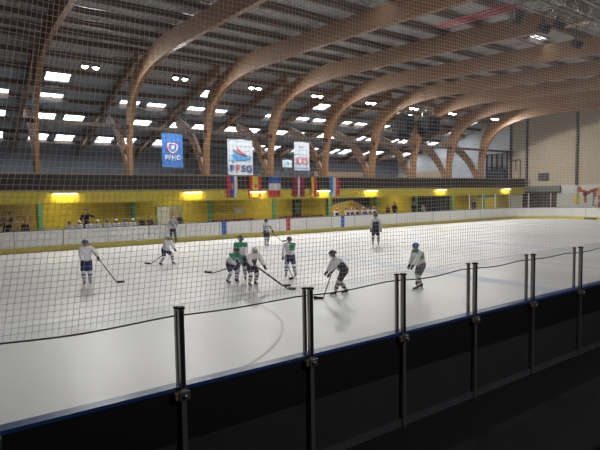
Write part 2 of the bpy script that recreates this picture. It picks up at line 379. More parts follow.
# sky lights: x0, x1, y0, y1
SKY = []
for i, fx in enumerate(FR[2:]):
    for j, yy in enumerate((38.4, 42.3, 46.3, 51.6)):
        for k, dx in enumerate((1.3, 3.6)):
            if yy > 50 and i in (4,): continue
            if yy < 39 and (i % 2 == 0 or k or i < 1): continue
            if (i, j, k) in ((1, 1, 1), (2, 2, 0), (4, 1, 0), (3, 3, 1)): continue
            SKY.append((fx+dx-.2, fx+dx+1.45, yy, yy+(2.3 if yy > 50 else 1.7)))
SKY += [(26.2, 27.6, 14.9, 15.5), (14.2, 15.2, 15.4, 16.2)]
xs = sorted({-16.3, 64.0} | {v for s in SKY for v in s[:2]}); ys = sorted({-8.4, 12, 24, 28, 33.5, 38.2, 56.3} | {v for s in SKY for v in s[2:]})
mb = MB(); mo = MB()
for x0, x1 in zip(xs, xs[1:]):
    for y0, y1 in zip(ys, ys[1:]):
        cx, cy = (x0+x1)/2, (y0+y1)/2
        if any(a < cx < b and c < cy < d for a, b, c, d in SKY): continue
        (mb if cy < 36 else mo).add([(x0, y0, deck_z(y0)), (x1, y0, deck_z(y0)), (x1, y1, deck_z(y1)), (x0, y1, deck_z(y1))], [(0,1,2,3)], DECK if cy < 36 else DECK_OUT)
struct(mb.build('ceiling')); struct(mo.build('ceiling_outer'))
for i, (a, b, c, d) in enumerate(SKY):
    mb = MB(); za, zd = deck_z(c), deck_z(d)
    mb.add([(a, c, za+.02), (b, c, za+.02), (b, d, zd+.02), (a, d, zd+.02)], [(0,1,2,3)], PANE)
    mb.beam((a, (c+d)/2, (za+zd)/2), (b, (c+d)/2, (za+zd)/2), .07, .07, ALUD)
    mb.beam(((a+b)/2, c, za), ((a+b)/2, d, zd), .04, .05, ALUD)
    for p, q in (((a, c, za), (b, c, za)), ((a, d, zd), (b, d, zd)), ((a, c, za), (a, d, zd)), ((b, c, za), (b, d, zd))): mb.beam(p, q, .06, .12, ALUD)
    struct(mb.build('window_%d' % (10+i)))
yy = -6.8
while yy < 55.5:
    z = deck_z(yy) - (.17 if yy < 36 else .16)
    mb = MB(); mb.box(-16, 58, yy-.09, yy+.09, z-.17, z+.13, PURLIN); struct(mb.build('ceiling_purlin')); yy += 2.22 if yy < 34 else 2.6
mb = MB(); mb.box(-14, 57.9, 35.72, 35.92, 7.93, 8.17, DARKBROWN); struct(mb.build('trim_40'))

# upper hall behind the gallery: low partition boxes, stair at the right end
mb = MB(); mb.box(32.3, 39.6, 44.0, 44.2, 3.62, 5.6, BEIGE); mb.box(41, 47.5, 40.0, 40.2, 3.62, 4.9, BEIGE); mb.box(57.3, 57.5, 46.4, 52, 3.62, 6.2, BEIGE); struct(mb.build('wall_partition'))
mb = MB()
for k in range(5): mb.box(57.6, 57.95, 36.4+.75*k, 36.46+.75*k, 3.62, 8.0, DARK)
for z in (5.0, 6.2, 7.9): mb.box(57.6, 57.95, 36.4, 39.46, z, z+.1, DARK)
mb.box(57.2, 57.9, 36.5, 39.2, 4.1, 5.9, mat('crate_blueblack', (.03, .035, .05)))
tag(mb.build('metal_rack', None), 'dark metal rack with crates against the end wall behind the last arch', 'rack')
mb = MB(); mb.bar((57.85, 34.7, 3.7), (57.85, 34.7, 7.0), .05, DARK); mb.bar((57.85, 34.7, 7.0), (57.85, 35.8, 7.0), .05, DARK); mb.bar((57.85, 35.3, 5.6), (57.85, 35.3, 7.0), .04, DARK)
tag(mb.build('wall_pipe'), 'thin dark pipe frame bent at a right angle on the beige end wall', 'pipe')

# ------------------------------------------------------------------ lamps
def spot(name, loc, W, size, col=FLOOD_COL, rot=(0, 0, 0), shape='DISK', sy=None, parent=None, spread=PI):
    l = bpy.data.lights.new(name, 'AREA'); l.energy = W; l.shape = shape; l.size = size; l.color = col; l.spread = spread
    if sy: l.size_y = sy
    o = bpy.data.objects.new(name, l); COL.objects.link(o); o.location = loc; o.rotation_euler = rot
    if parent: o.parent = parent
    return o
def floodlight(x, y, z, W, label, tilt, group):
    e = empty('floodlight', (x, y, z), 0, label, 'floodlight', group)
    zt = deck_z(y) - .3 - z
    mb = MB(); mb.bar((0, 0, .12), (0, 0, zt), .02, DARK); mb.box(-.45, .45, -.03, .03, .1, .14, DARK); mb.build('bracket', e)
    for s in (-.33, .33):
        mb = MB(); mb.prism([(-.2, -.09), (.2, -.09), (.12, .1), (-.12, .1)], 'X', s-.2, s+.2, DARK); h = mb.build('lamp_head', e)
        mb = MB(); mb.box(s-.17, s+.17, -.17, .17, -.105, -.092, LENS)
        mb.ball((s, 0, -.12), .17, LENS, 1, 1, .6, 12, 6); mb.build('lens', h)
    spot('floodlight_light', (0, 0, -.2), W, .7, rot=(tilt, 0, 0), parent=e)
e = empty('ceiling_light', (7.0, -4.5, 7.6), 0, 'added dim fill lamp, out of view over the spectator side', 'light')  # unseen fill lamp, added to brighten the near posts and the net
mb = MB(); mb.bar((0, 0, 0), (0, 0, .12), .22, WHITE, 16); mb.bar((0, 0, .12), (0, 0, deck_z(-4.5)-7.6-.1), .02, DARK, 5); mb.build('housing', e)
mb = MB(); mb.ball((0, 0, 0), .2, mat('fill_lamp_glow', (1,1,1), .3, emit=(1,.95,.9), estr=2), 1, 1, .5); mb.build('globe', e)
spot('fill_lamp_light', (0, 0, -.15), 330, .5, (1, .95, 1.0), (math.radians(25), 0, 0), parent=e)
FX = [6.7, 12.6, 18.6, 24.6, 30.7, 36.4, 42.2, 49.8]
for i, x in enumerate(FX): floodlight(x, 33.0, 11.35, FLOOD_W, 'glowing twin floodlight hung from the ceiling above the gallery edge, ' + rank(i, 8), math.radians(-25), 'floodlights above the gallery edge')
for i in range(6): floodlight(0.7 + 10.8*i, 9.0, 9.55, NEAR_W*1.5, 'twin floodlight on the ceiling above the near side of the rink', math.radians(42), 'floodlights above the near side')
TX = [4.8, 13.0, 18.2, 24.5, 30.0, 39.6, 51.0]
for i, x in enumerate(TX):
    e = empty('tube_light', (x, 32.16, 3.24), 0, 'glowing fluorescent tube on the yellow gallery front, ' + rank(i, len(TX)), 'light', 'tube lights on the gallery front')
    mb = MB(); mb.box(-.7, .7, -.0, .06, -.0, .07, WHITE); mb.box(-.4, -.36, .05, .2, .02, .05, WHITE); mb.box(.36, .4, .05, .2, .02, .05, WHITE); mb.build('housing', e)
    mb = MB(); mb.bar((-.66, -.04, .0), (.66, -.04, .0), .022, TUBE, 8); mb.build('tube', e)
    spot('tube_glow', (0, -.07, -.03), 20, 1.3, (1, .80, .35), (math.radians(50), 0, 0), 'RECTANGLE', .1, e)
for x in (-4, 4.8, 13, 21, 29, 37, 45, 53):
    e = empty('ceiling_light', (x, 34.2, 3.40), 0, 'fluorescent batten under the gallery slab', 'light', 'battens under the gallery')
    mb = MB(); mb.box(-.75, .75, -.08, .08, 0, .06, WHITE); mb.build('housing', e)
    mb = MB(); mb.bar((-.7, 0, -.02), (.7, 0, -.02), .03, TUBE, 8); mb.build('tube', e)
    spot('batten_light', (0, 0, -.07), 55, 1.4, (1, .88, .62), (0, 0, 0), 'RECTANGLE', .15, e)

# ------------------------------------------------------------------ near side glass, posts, net
PX = [0.06, 1.55, 3.02, 4.47, 5.94, 7.46, 9.02] + [10.5 + 1.49*k for k in range(24)]
vis = [x for x in PX if x < 9.5]
def near_post():
    e = empty('glass_post', (0, YN, 0))
    mb = MB(); mb.box(-.024, .024, -.155, -.108, .0, 1.965, ALU); mb.box(-.013, .013, -.162, -.155, 1.22, 1.95, BLACK); mb.build('outer_post', e)
    mb = MB(); mb.box(-.018, .018, -.036, -.002, 1.228, 1.95, ALU); mb.box(-.007, .007, -.041, -.036, 1.25, 1.93, BLACK); mb.build('inner_post', e)
    mb = MB(); mb.box(-.05, .05, -.19, -.105, 1.12, 1.2, ALUD); mb.bar((.0, -.21, 1.16), (0, -.19, 1.16), .022, ALU, 8); mb.box(-.085, -.03, -.175, -.125, 1.13, 1.19, mat('bracket_brass', (.35, .28, .16), .4, .6)); mb.build('clamp', e)
    mb = MB(); mb.box(-.03, .03, -.165, -.1, 1.965, 1.985, BLACK); mb.build('end_cap', e); mb = MB(); mb.box(-.024, .024, -.042, .003, 1.95, 1.965, BLACK); mb.build('end_cap', e)
    return e
p0 = near_post()
mb = MB(); mb.box(.03, 1.46, -.077, -.067, 1.228, 2.0, GLASS); mb.build('glass_pane', p0)
for i, x in enumerate(PX):
    e = p0 if i == 0 else copy_tree(p0)
    e.location = (x, YN, 0)
    if i < 7: tag(e, 'double aluminium post with clear pane on the near boards, ' + rank(i, 7).replace('rightmost', 'seventh from the left'), 'post', 'posts along the near boards')
    else: tag(e, 'double aluminium post along the near boards, right of the seven nearest', 'post', 'posts along the near boards')

# protective net: real cords, 5 cm mesh, hanging just inside the boards
YNET = 4.47
def net_y(x, z): return YNET + .035*math.sin(x*1.7+.4)*min(1, (z-1.9)*.6) + .02*math.sin(x*4.1+z*1.3)
def net_x(x, z): return x + .018*math.sin(z*2.1 + x*.9) - .012*(z-2) + .19*math.exp(-max(0, x)/2.2)*(z-2)
def net_z(x, z): return z + .010*math.sin(x*.8+1)*min(1,(z-1.8)) + .006*math.sin(x*3.1+z*.7)
def net_bottom(x): return 1.85 + .015*math.sin(x*2.1)
def strand(path, r, m, mb):
    n = len(path); vs = []
    for x, y, z in path: vs += [(x-r, y, z), (x, y-r, z), (x+r, y, z), (x, y+r, z)] if abs(path[-1][2]-path[0][2]) > abs(path[-1][0]-path[0][0]) else [(x, y, z-r), (x, y-r, z), (x, y, z+r), (x, y+r, z)]
    fs = [(4*i+k, 4*i+(k+1) % 4, 4*i+4+(k+1) % 4, 4*i+4+k) for i in range(n-1) for k in range(4)]
    mb.add(vs, fs, m)
net = MB(); NR = .0017; ZT = 7.4
x = -3.4
while x < 12.6:
    zz = [1.85 + k*(ZT-1.85)/18 for k in range(19)]
    strand([(net_x(x, z), net_y(x, z), net_z(x, z)) for z in zz], NR, NETM, net); x += .05
z = 1.9
while z < ZT:
    strand([(net_x(-3.4+k*.4, z), net_y(-3.4+k*.4, z), net_z(-3.4+k*.4, z)) for k in range(41)], NR, NETM, net); z += .05
no = net.build('safety_net')
tag(no, 'pale square-mesh safety net hanging above the near rink glass', 'net')
mb = MB(); strand([(net_x(-2+k*.2, 1.85), net_y(-2+k*.2, 1.85), net_z(-2+k*.2, 1.85)-.004-.02*abs(math.sin((k*.2-2.06)/1.49*PI))) for k in range(74)], .008, ROPE, mb)
mb.build('bottom_rope', no)
mb = MB(); strand([(-2+k*.365, YNET, ZT+.02) for k in range(41)], .012, ROPE, mb)
for xx in (-2, 1.6, 5.2, 8.9, 12.6): mb.bar((xx, YNET, ZT), (xx, YNET, deck_z(YNET)-.2), .006, ROPE, 4)
mb.build('top_cable', no)

# glass and posts round the far corner and the end of the rink
def perim(s):
    """point and outward normal along the far boards from x=41, round the corner, down the end"""
    R = 6.0; L1 = XE-R-41; L2 = R*PI/2
    if s < L1: return Vector((41+s, YF, 0)), Vector((0, 1, 0))
    if s < L1+L2:
        a = PI/2-(s-L1)/R; return Vector((XE-R+R*math.cos(a), YF-R+R*math.sin(a), 0)), Vector((math.cos(a), math.sin(a), 0))
    return Vector((XE, YF-R-(s-L1-L2), 0)), Vector((1, 0, 0))
e0 = None; prev = None; cnt = 0
s = .6
while s < 27:
    p, n = perim(s); q = p + n*.04; rz = math.atan2(n.y, n.x) - PI/2
    if e0 is None:
        mb = MB(); mb.box(-.035, .035, -.03, .03, 1.226, 2.75, mat('post_pale', (.55, .56, .52), .4)); e0 = empty('glass_post'); base = mb.build('post', e0); e = e0
    else:
        e = e0.copy(); COL.objects.link(e); cpy = base.copy(); COL.objects.link(cpy); cpy.parent = e
    e.location = q; e.rotation_euler = (0, 0, rz)
    tag(e, 'slim pale post of the tall glass at the far corner and end of the rink', 'post', 'posts of the far end glass')
    if prev is not None:
        mb = MB(); Ti = Matrix.Rotation(-rz, 4, 'Z'); a = Ti @ (prev - q); b = Vector((0, 0, 0)); a *= 1 - .05/a.length; b = a*(.05/a.length)
        mb.beam((a.x, a.y, 1.98), (b.x, b.y, 1.98), .012, 1.48, GLASS); mb.build('glass_pane', e)
    prev = q; s += 2.2; cnt += 1

# ------------------------------------------------------------------ people
def skinmesh(name, V, E, R, mats, parent, root=0, sub=1, colf=None):
    me = bpy.data.meshes.new(name); me.from_pydata([tuple(v) for v in V], E, []); o = bpy.data.objects.new(name, me); COL.objects.link(o)
    o.modifiers.new('s', 'SKIN'); sk = me.skin_vertices[0].data
    for i, r in enumerate(R):
        sk[i].radius = (r, r) if not isinstance(r, tuple) else r
        sk[i].use_root = (i == root)
    ss = o.modifiers.new('d', 'SUBSURF'); ss.levels = sub; ss.render_levels = sub
    dg = bpy.context.evaluated_depsgraph_get(); me2 = bpy.data.meshes.new_from_object(o.evaluated_get(dg))
    o.modifiers.clear(); o.data = me2; me2.name = name
    me2.materials.clear()
    for m in mats: me2.materials.append(m)
    for p in me2.polygons:
        p.use_smooth = True; p.material_index = colf(p.center) if colf else 0
    if parent: o.parent = parent
    return o
def ik(a, b, l1, l2, hint):
    a = Vector(a); b = Vector(b); d = b - a; L = d.length
    if L > (l1+l2)*.995: b = a + d*((l1+l2)*.995/L); d = b - a; L = d.length
    if L < abs(l1-l2)+.02: L = abs(l1-l2)+.02
    dn = d.normalized(); x = (l1*l1 - l2*l2 + L*L)/(2*L); h = math.sqrt(max(0, l1*l1-x*x))
    hv = Vector(hint); hv = hv - dn*hv.dot(dn); hv.normalize()
    return a + dn*x + hv*h, b
HAIRS = {}
def cloth(c, rough=.75): return mat('cloth_%.2f_%.2f_%.2f' % c, c, rough, var=.12, scale=14)
SKINM = mat('skin', (.55, .34, .25), .55); EYE = mat('eye_dark', (.02, .015, .012), .3)

def person(loc, face, H, label, group=None, crouch=0, lean=8, feet=((-.09, 0), (.09, 0)), hands=None, look=0,
           jersey='plain', c1=(.72,.73,.76), c2=(.03,.04,.10), pants=(.03,.05,.16), socks=((.7,.7,.72), (.05,.06,.15)),
           helmet=(.05,.10,.32), skates=True, player=True, hair=(.05,.03,.02), sit=False, gloves=(.03,.03,.04), lift=0.0, z0=0.0):
    """face: world heading of the person in degrees; local +Y is the front, +X the right hand"""
    t = empty('person', (loc[0], loc[1], z0), math.radians(face) - PI/2, label, 'person', group)
    h = H; la = math.radians(lean)
    foot_z = (.075 if skates else .045)*h
    pz = (.53 - crouch)*h + (.02*h if skates else 0)
    P = Vector((0, -.10*math.sin(la)*h - crouch*.25*h, pz))
    if sit: P = Vector((0, -.0, .365*h)); feet = ((-.08, .27), (.08, .27))
    up = Vector((0, math.sin(la), math.cos(la)))
    chest = P + up*.20*h; sh = P + up*.285*h; neck = P + up*.335*h
    hup = Vector((0, math.sin(la*.5), math.cos(la*.5)))
    hd = neck + hup*.075*h; top = hd + hup*.045*h
    lk = math.radians(look); fw = Vector((math.sin(lk), math.cos(lk), -math.sin(la)*.35)).normalized()
    legs = []; 
    for sx, (fx, fy) in zip((-1, 1), feet):
        hip = P + Vector((sx*.055*h, 0, -.01*h)); an = Vector((fx*h, fy*h, foot_z))
        kn, an = ik(hip, an, .245*h, .235*h, (sx*.15, 1, .1)); legs.append((hip, kn, an))
    arms = []
    hands = hands or ((-.17, .05, .42), (.17, .05, .42))
    for sx, hh in zip((-1, 1), hands):
        s_ = sh + Vector((sx*.105*h, 0, -.005*h)); w = Vector(hh)*h
        el, w = ik(s_, w, .165*h, .15*h, (sx*.8, -.6, -.4)); arms.append((s_, el, w))
    # body: one continuous skin
    V = [P, P+up*.1*h, chest, sh, neck, hd - hup*.03*h, hd + fw*.008*h, top]; E = [(i, i+1) for i in range(7)]
    R = [.068*h, .062*h, .075*h, .058*h, .031*h, .047*h, .058*h, .040*h]
    V.append(hd + fw*.064*h - hup*.008*h); E.append((6, 8)); R.append(.011*h)             # nose
    for sx, (s_, el, w) in zip((-1, 1), arms):
        b = len(V); hv = (w-el).normalized()
        V += [s_, el, w, w+hv*.035*h]; E += [(3, b), (b, b+1), (b+1, b+2), (b+2, b+3)]; R += [.032*h, .024*h, .016*h, .018*h]
        side = Vector((-sx, 0, 0)); fwd = Vector((0, 1, 0)); k = len(V)
        for q in range(4):
            o = fwd.cross(hv).normalized()*((q-1.5)*.010*h); ln = (.026, .030, .028, .022)[q]*h
            V += [w+hv*.045*h+o, w+hv*(.045*h+ln)+o+side*.012*h]; E += [(b+3, k), (k, k+1)]; R += [.0055*h, .0045*h]; k += 2
        V += [w+hv*.03*h+fwd*.018*h+side*.008*h, w+hv*.045*h+fwd*.026*h+side*.016*h]; E += [(b+2, k), (k, k+1)]; R += [.006*h, .005*h]
    for hip, kn, an in legs:
        b = len(V); V += [hip, kn, an, an+Vector((0, .05*h, -.025*h)), an+Vector((0, .09*h, -.03*h))]
        E += [(0, b), (b, b+1), (b+1, b+2), (b+2, b+3), (b+3, b+4)]; R += [.05*h, .034*h, .022*h, .022*h, .016*h]
    skinmesh('body', V, E, R, [SKINM], t)
    mb = MB()
    rt = fw.cross(Vector((0, 0, 1))).normalized()
    for sx in (-1, 1): mb.ball(hd + fw*.055*h + rt*sx*.018*h + hup*.008*h, .0075*h, EYE, n=6, k=4)
    mb.build('eyes', t)
    # jersey
    a0, b0, n0 = (P+up*-.06*h), cloth(c1), cloth(c2)
    third = cloth((.03, .28, .14)) if jersey.startswith('green') else (cloth((.5, .05, .05)) if jersey == 'redhem' else n0)
    mats = [b0, n0, third]
    def jc(c):
        r = (Vector(c) - P).dot(up)/h; lx = abs(c[0])/h
        if jersey == 'green': return 2 if (r > .245 and lx < .17) else (1 if r < .0 or (.02 < r < .035) else 0)
        if jersey == 'green1': return 2 if (r > .17 and c[0]/h < -.01 and lx < .16) else (1 if r < .0 or .02 < r < .035 else 0)
        if jersey == 'greenb': return 2 if (r > .13 and c[1]/h < .03 + math.sin(la)*r and lx < .13) else (1 if r < .02 else 0)
        if jersey == 'blue': return 1 if (r < .0 or (r > .12 and r < .14 and lx < .03)) else 0
        if jersey == 'striped': return 1 if int((r+.3)/.035) % 2 == 0 and r < .26 else 0
        if jersey == 'ref': return 1 if int((c[0]/h+5)/.022) % 2 == 0 else 0
        if jersey == 'redhem': return 2 if -.015 < r < .005 or .035 < r < .05 else (1 if r < -.015 or (lx > .085 and .0 < r < .19) else 0)
        if jersey == 'darkbody': return 1 if (r < .24 and lx < .105) else 0
        return 0
    bulk = (1.08 if sit else 1.30) if player else .95
    V = [a0, P+up*.07*h, chest, sh, neck-up*.015*h]; E = [(0,1),(1,2),(2,3),(3,4)]; R = [.092*h*bulk, .088*h*bulk, .098*h*bulk, .072*h*bulk, .044*h*bulk]
    for s_, el, w in arms:
        b = len(V); V += [s_, el, el.lerp(w, .85)]; E += [(3, b), (b, b+1), (b+1, b+2)]; R += [.052*h*bulk, .040*h*bulk, .031*h*bulk]
    skinmesh('jersey' if player else 'jacket', V, E, R, mats, t, sub=2, colf=jc)
    # shorts / trousers
    g_ = MB(); pm = cloth(pants); g_.ball(P + up*.015*h, .090*h*bulk, pm, 1.0, .86, .80, 12, 8)
    for hip, kn, an in legs:
        if player: segs = [(P+Vector((hip.x*.8, 0, 0)), hip.lerp(kn, .45), .066*h*bulk, .068*h), (hip.lerp(kn, .4), hip.lerp(kn, .93), .068*h, .060*h)]
        else: segs = [(P+Vector((hip.x*.8, 0, 0)), kn, .062*h, .044*h), (kn, an.lerp(kn, .06), .046*h, .034*h)]
        for a_, b_, r1, r2 in segs: g_.bar(a_, b_, r1, pm, 12, r2)
        if not player: g_.ball(kn, .045*h, pm, n=10, k=6)
    so = g_.build('shorts' if player else 'trousers', t)
    rmod = so.modifiers.new('r', 'REMESH'); rmod.mode = 'VOXEL'; rmod.voxel_size = .016*h; rmod.use_smooth_shade = True
    so.modifiers.new('m', 'SMOOTH').iterations = 4
    dg = bpy.context.evaluated_depsgraph_get(); me2 = bpy.data.meshes.new_from_object(so.evaluated_get(dg)); so.modifiers.clear(); so.data = me2
    me2.materials.clear(); me2.materials.append(pm)
    if player:
        sm = [cloth(socks[0]), cloth(socks[1])]
        for hip, kn, an in legs:
            V = [hip.lerp(kn, .8), kn, kn.lerp(an, .35), kn.lerp(an, .92)]
            skinmesh('sock', V, [(0,1),(1,2),(2,3)], [.052*h, .055*h, .052*h, .038*h], sm, t, colf=lambda c, a=an, k=kn: 1 if .30 < (c[2]-a.z)/max(.02, k.z-a.z) < .48 or .62 < (c[2]-a.z)/max(.02, k.z-a.z) < .78 else 0)
    for hip, kn, an in legs:
        f = Vector((0, 1, 0)); V = [an+Vector((0, -.012*h, .045*h)), an+Vector((0, -.018*h, -.012*h)), an+f*.045*h+Vector((0, 0, -.02*h)), an+f*.10*h+Vector((0, 0, -.026*h))]
        s_ = skinmesh('skate' if skates else 'shoe', V, [(0,1),(1,2),(2,3)], [.032*h, .034*h, .028*h, .022*h], [mat('boot_black', (.015, .015, .02), .4)], t)
        if skates:
            mb = MB(); mb.box(an.x-.004*h, an.x+.004*h, an.y-.05*h, an.y+.12*h, .004-lift, .018*h, mat('blade_steel', (.6, .6, .62), .25, .9))
            for yy_ in (-.03, .08): mb.box(an.x-.010*h, an.x+.010*h, an.y+yy_*h, an.y+(yy_+.03)*h, .015*h, an.z-.035*h+.01*h, WHITE)
            mb.build('blade', s_)
    if player:
        for s_, el, w in arms:
            hv = (w-el).normalized(); fwd = Vector((0, 1, 0)); sd = fwd.cross(hv); sd = sd.normalized() if sd.length > .1 else Vector((1, 0, 0))
            V = [el.lerp(w, .72), w, w+hv*.04*h]; E = [(0,1),(1,2)]; R = [.036*h, .030*h, .028*h]
            for q in range(4): k = len(V); V += [w+hv*.06*h+sd*(q-1.5)*.015*h, w+hv*.075*h+sd*(q-1.5)*.015*h+Vector((0, .0, -.015*h))]; E += [(2, k), (k, k+1)]; R += [.009*h, .008*h]
            k = len(V); V += [w+hv*.02*h+fwd*.03*h, w+hv*.045*h+fwd*.04*h]; E += [(1, k), (k, k+1)]; R += [.010*h, .009*h]
            skinmesh('glove', V, E, R, [cloth(gloves)], t)
        # helmet shell: cap over the skull, with ear pieces, plus a wire cage
        mb = MB(); hm = mat('helmet_%.2f_%.2f_%.2f' % helmet, helmet, .3); n = 14; vs = []; fs = []
        Rm = Matrix((rt, fw, hup)).transposed()
        for i in range(6):
            th = PI*.56*i/5
            for j in range(n):
                ph = 2*PI*j/n; front = max(0, math.sin(ph)); tt = th*(1-.20*front)
                v = Vector((.072*math.sin(tt)*math.cos(ph), .084*math.sin(tt)*math.sin(ph), .072*math.cos(tt)))*h
                vs.append(hd + hup*.012*h + Rm @ v)
        for i in range(5):
            for j in range(n): fs.append((i*n+j, (i+1)*n+j, (i+1)*n+(j+1) % n, i*n+(j+1) % n))
        mb.add(vs, fs, hm, True)
        for sx in (-1, 1): mb.ball(hd + rt*sx*.056*h - hup*.018*h, .02*h, hm, .5, 1, 1.3, 8, 5)
        he = mb.build('helmet', t)
        mb = MB(); cg = mat('cage_wire', (.18, .18, .19), .3, .8)
        for i in range(5):
            zz = .025 - .02*i; pr = None
            for k in range(9):
                a = PI*(.12+.76*k/8); q = hd + Rm @ Vector((.060*h*math.cos(a), .078*h*math.sin(a), zz*h*1.0))
                if pr: mb.bar(pr, q, .0022*h, cg, 4)
                pr = q
        for k in range(5):
            a = PI*(.26+.48*k/4); mb.bar(hd + Rm @ Vector((.060*h*math.cos(a), .078*h*math.sin(a), .03*h)), hd + Rm @ Vector((.055*h*math.cos(a), .072*h*math.sin(a), -.06*h)), .0022*h, cg, 4)
        mb.build('face_cage', he)
    else:
        mb = MB(); hm = cloth(hair)
        V = [hd+hup*.012*h-fw*.018*h, hd+hup*.040*h-fw*.006*h, hd+hup*.036*h+fw*.024*h]
        skinmesh('hair', V, [(0,1),(1,2)], [.052*h, .045*h, .034*h], [hm], t)
        skinmesh('hair_back', [hd-fw*.030*h+hup*.01*h, hd-fw*.034*h-hup*.03*h], [(0,1)], [.038*h, .030*h], [hm], t)
        mb2 = MB()
        for sx in (-1, 1): mb2.ball(hd + rt*sx*.052*h - hup*.003*h, .013*h, SKINM, .4, .8, 1.2, 8, 5)
        mb2.build('ears', t)
    Mt = Matrix.Translation(t.location) @ Matrix.Rotation(t.rotation_euler.z, 4, 'Z')
    t['_l'] = 0; del t['_l']
    return t, [Mt @ (w + (w-el).normalized()*.035*h) for s_, el, w in arms], Mt

def stick(A, B, C_, label, taped=True, shaft=(.05, .045, .04)):
    """A top of shaft, B heel (world), C_ blade tip direction"""
    A = Vector(A); B = Vector(B); d = (A-B).normalized()
    e = empty('hockey_stick', (B.x, B.y, 0), 0, label, 'hockey stick', 'hockey sticks in play'); O = Vector((B.x, B.y, 0))
    sm = mat('shaft_%.2f_%.2f_%.2f' % shaft, shaft, .4)
    mb = MB(); mb.beam(B-O, A-O, .022, .032, sm); sh = mb.build('shaft', e)
    mb = MB(); mb.beam(A-O-d*.12, A-O+d*.01, .027, .037, mat('grip_white', (.6, .6, .6))); mb.build('grip_tape', sh)
    c = Vector(C_).normalized(); mb = MB(); pr = B-O; pts = [B-O, B-O+c*.09, B-O+c*.18+Vector((0, 0, .006)), B-O+c*.27+Vector((0, 0, .02))]
    sidev = c.cross(Vector((0, 0, 1))).normalized()
    pts = [p + sidev*(.0, .004, .014, .03)[i] for i, p in enumerate(pts)]
    for a, b in zip(pts, pts[1:]): mb.beam(a+Vector((0, 0, .035-.0)), b+Vector((0, 0, .035)), .012, .07, BLACK)
    mb.build('blade', e)
    return e
# camera-relative headings: 0 = towards the viewer, 90 = picture right, -90 = picture left, 180 = away
def hd_(a):
    tx, ty = -.565, -.825; rx, ry = .825, -.565; a = math.radians(a)
    return math.degrees(math.atan2(math.cos(a)*ty + math.sin(a)*ry, math.cos(a)*tx + math.sin(a)*rx))
RT = Vector((.825, -.565, 0)); TV = Vector((-.565, -.825, 0))
NAVY = (.02, .035, .13); WH = (.84, .85, .90)

# the skater with the blue helmet on the left, stick out to picture right
t, hn, Mt = person((3.2, 17.7), hd_(15), 1.52, 'person in white jersey and navy shorts standing alone at the left with stick out', lean=6,
    feet=((-.075, 0), (.05, .03)), hands=((-.27, .14, .62), (.04, .16, .52)), jersey='blue', c1=WH, c2=NAVY, pants=NAVY, socks=(WH, (.08,.10,.25)), helmet=(.04,.085,.30))
stick(hn[0]+Vector((-.18, .10, .32)), hn[0]*0+Vector((4.12, 17.42, 0.0)), RT, 'dark hockey stick reaching out to the right of the leftmost skater')
# referee by the far boards
t, hn, Mt = person((10.6, 31.0-1.2), hd_(10), 1.74, 'person in grey striped top and black trousers standing before the white door', lean=2, jersey='ref', c1=(.55,.53,.58), c2=(.22,.22,.27),
    pants=(.02,.02,.03), player=False, skates=True, hair=(.04,.03,.03), hands=((-.13, .14, .58), (.13, .14, .57)))
# crouched skater in front of the referee
t, hn, Mt = person((7.0, 20.6), hd_(60), 1.42, 'person in plain white jersey and navy shorts crouching with skates wide apart', crouch=.07, lean=32, feet=((-.16, .10), (.17, -.10)),
    hands=((-.10, .26, .48), (.10, .24, .44)), jersey='blue', c1=WH, c2=NAVY, pants=NAVY, socks=(WH, (.08,.10,.25)), helmet=(.35,.36,.42))
stick(hn[1]+Vector((0, 0, .12)), Vector((6.5, 21.3, 0)), -RT, 'dark hockey stick held low by the crouching skater in front of the striped official')
# distant skater in striped jersey
t, hn, Mt = person((14.3, 24.4), hd_(35), 1.55, 'person in black and white striped jersey standing before the red and blue board marks', lean=5, feet=((-.06, 0), (.06, .03)),
    hands=((-.20, .18, .55), (.14, .20, .52)), jersey='striped', c1=WH, c2=(.03,.03,.05), pants=(.03,.03,.05), socks=((.65,.65,.68), (.04,.04,.06)), helmet=(.05,.05,.06))
stick(hn[0]+Vector((-.15, .15, .10)), Vector((15.75, 24.9, .12)), RT, 'dark hockey stick pointing right from the skater in striped jersey far out')
# the knot of three
t, hn, Mt = person((7.3, 14.8), hd_(55), 1.38, 'person in green and white jersey bending forward at the left of the group of three', crouch=.05, lean=40, feet=((-.10, .03), (.10, -.07)),
    hands=((-.04, .30, .50), (.10, .26, .46)), jersey='green', c1=WH, c2=NAVY, pants=NAVY, socks=(WH, (.10,.12,.30)), helmet=(.04,.08,.06))
stick(hn[1]+Vector((.1, -.1, .10)), Vector((6.85, 15.45, .30)), -RT, 'dark hockey stick sticking out left of the group of three')
t, hn, Mt = person((7.75, 15.0), hd_(10), 1.56, 'person with black helmet and green shouldered jersey upright behind the group of three', lean=8, feet=((-.09, 0), (.09, .02)),
    hands=((-.06, .22, .50), (.14, .20, .48)), jersey='green', c1=WH, c2=NAVY, pants=NAVY, socks=(WH, (.10,.12,.30)), helmet=(.03,.035,.04))
stick(hn[0]+Vector((-.1, .1, .12)), Vector((8.35, 13.2, .0)), RT*.9+TV*.3, 'dark hockey stick crossing behind the longer stick of the white helmeted skater')
t, hn, Mt = person((7.6, 13.9), hd_(35), 1.42, 'person in white helmet and white jersey with dark front bending over the stick', crouch=.05, lean=34, feet=((-.08, -.02), (.11, .05)),
    hands=((-.20, .28, .40), (.08, .24, .50)), jersey='darkbody', c1=(.86,.80,.82), c2=(.04,.04,.06), pants=(.03,.03,.05), socks=(WH, (.05,.05,.07)), helmet=(.70,.70,.62))
stick(hn[1]+Vector((0, 0, .05)), Vector((8.2, 12.65, 0)), RT*.9+TV*.4, 'long dark hockey stick reaching right from the skater with the white helmet')
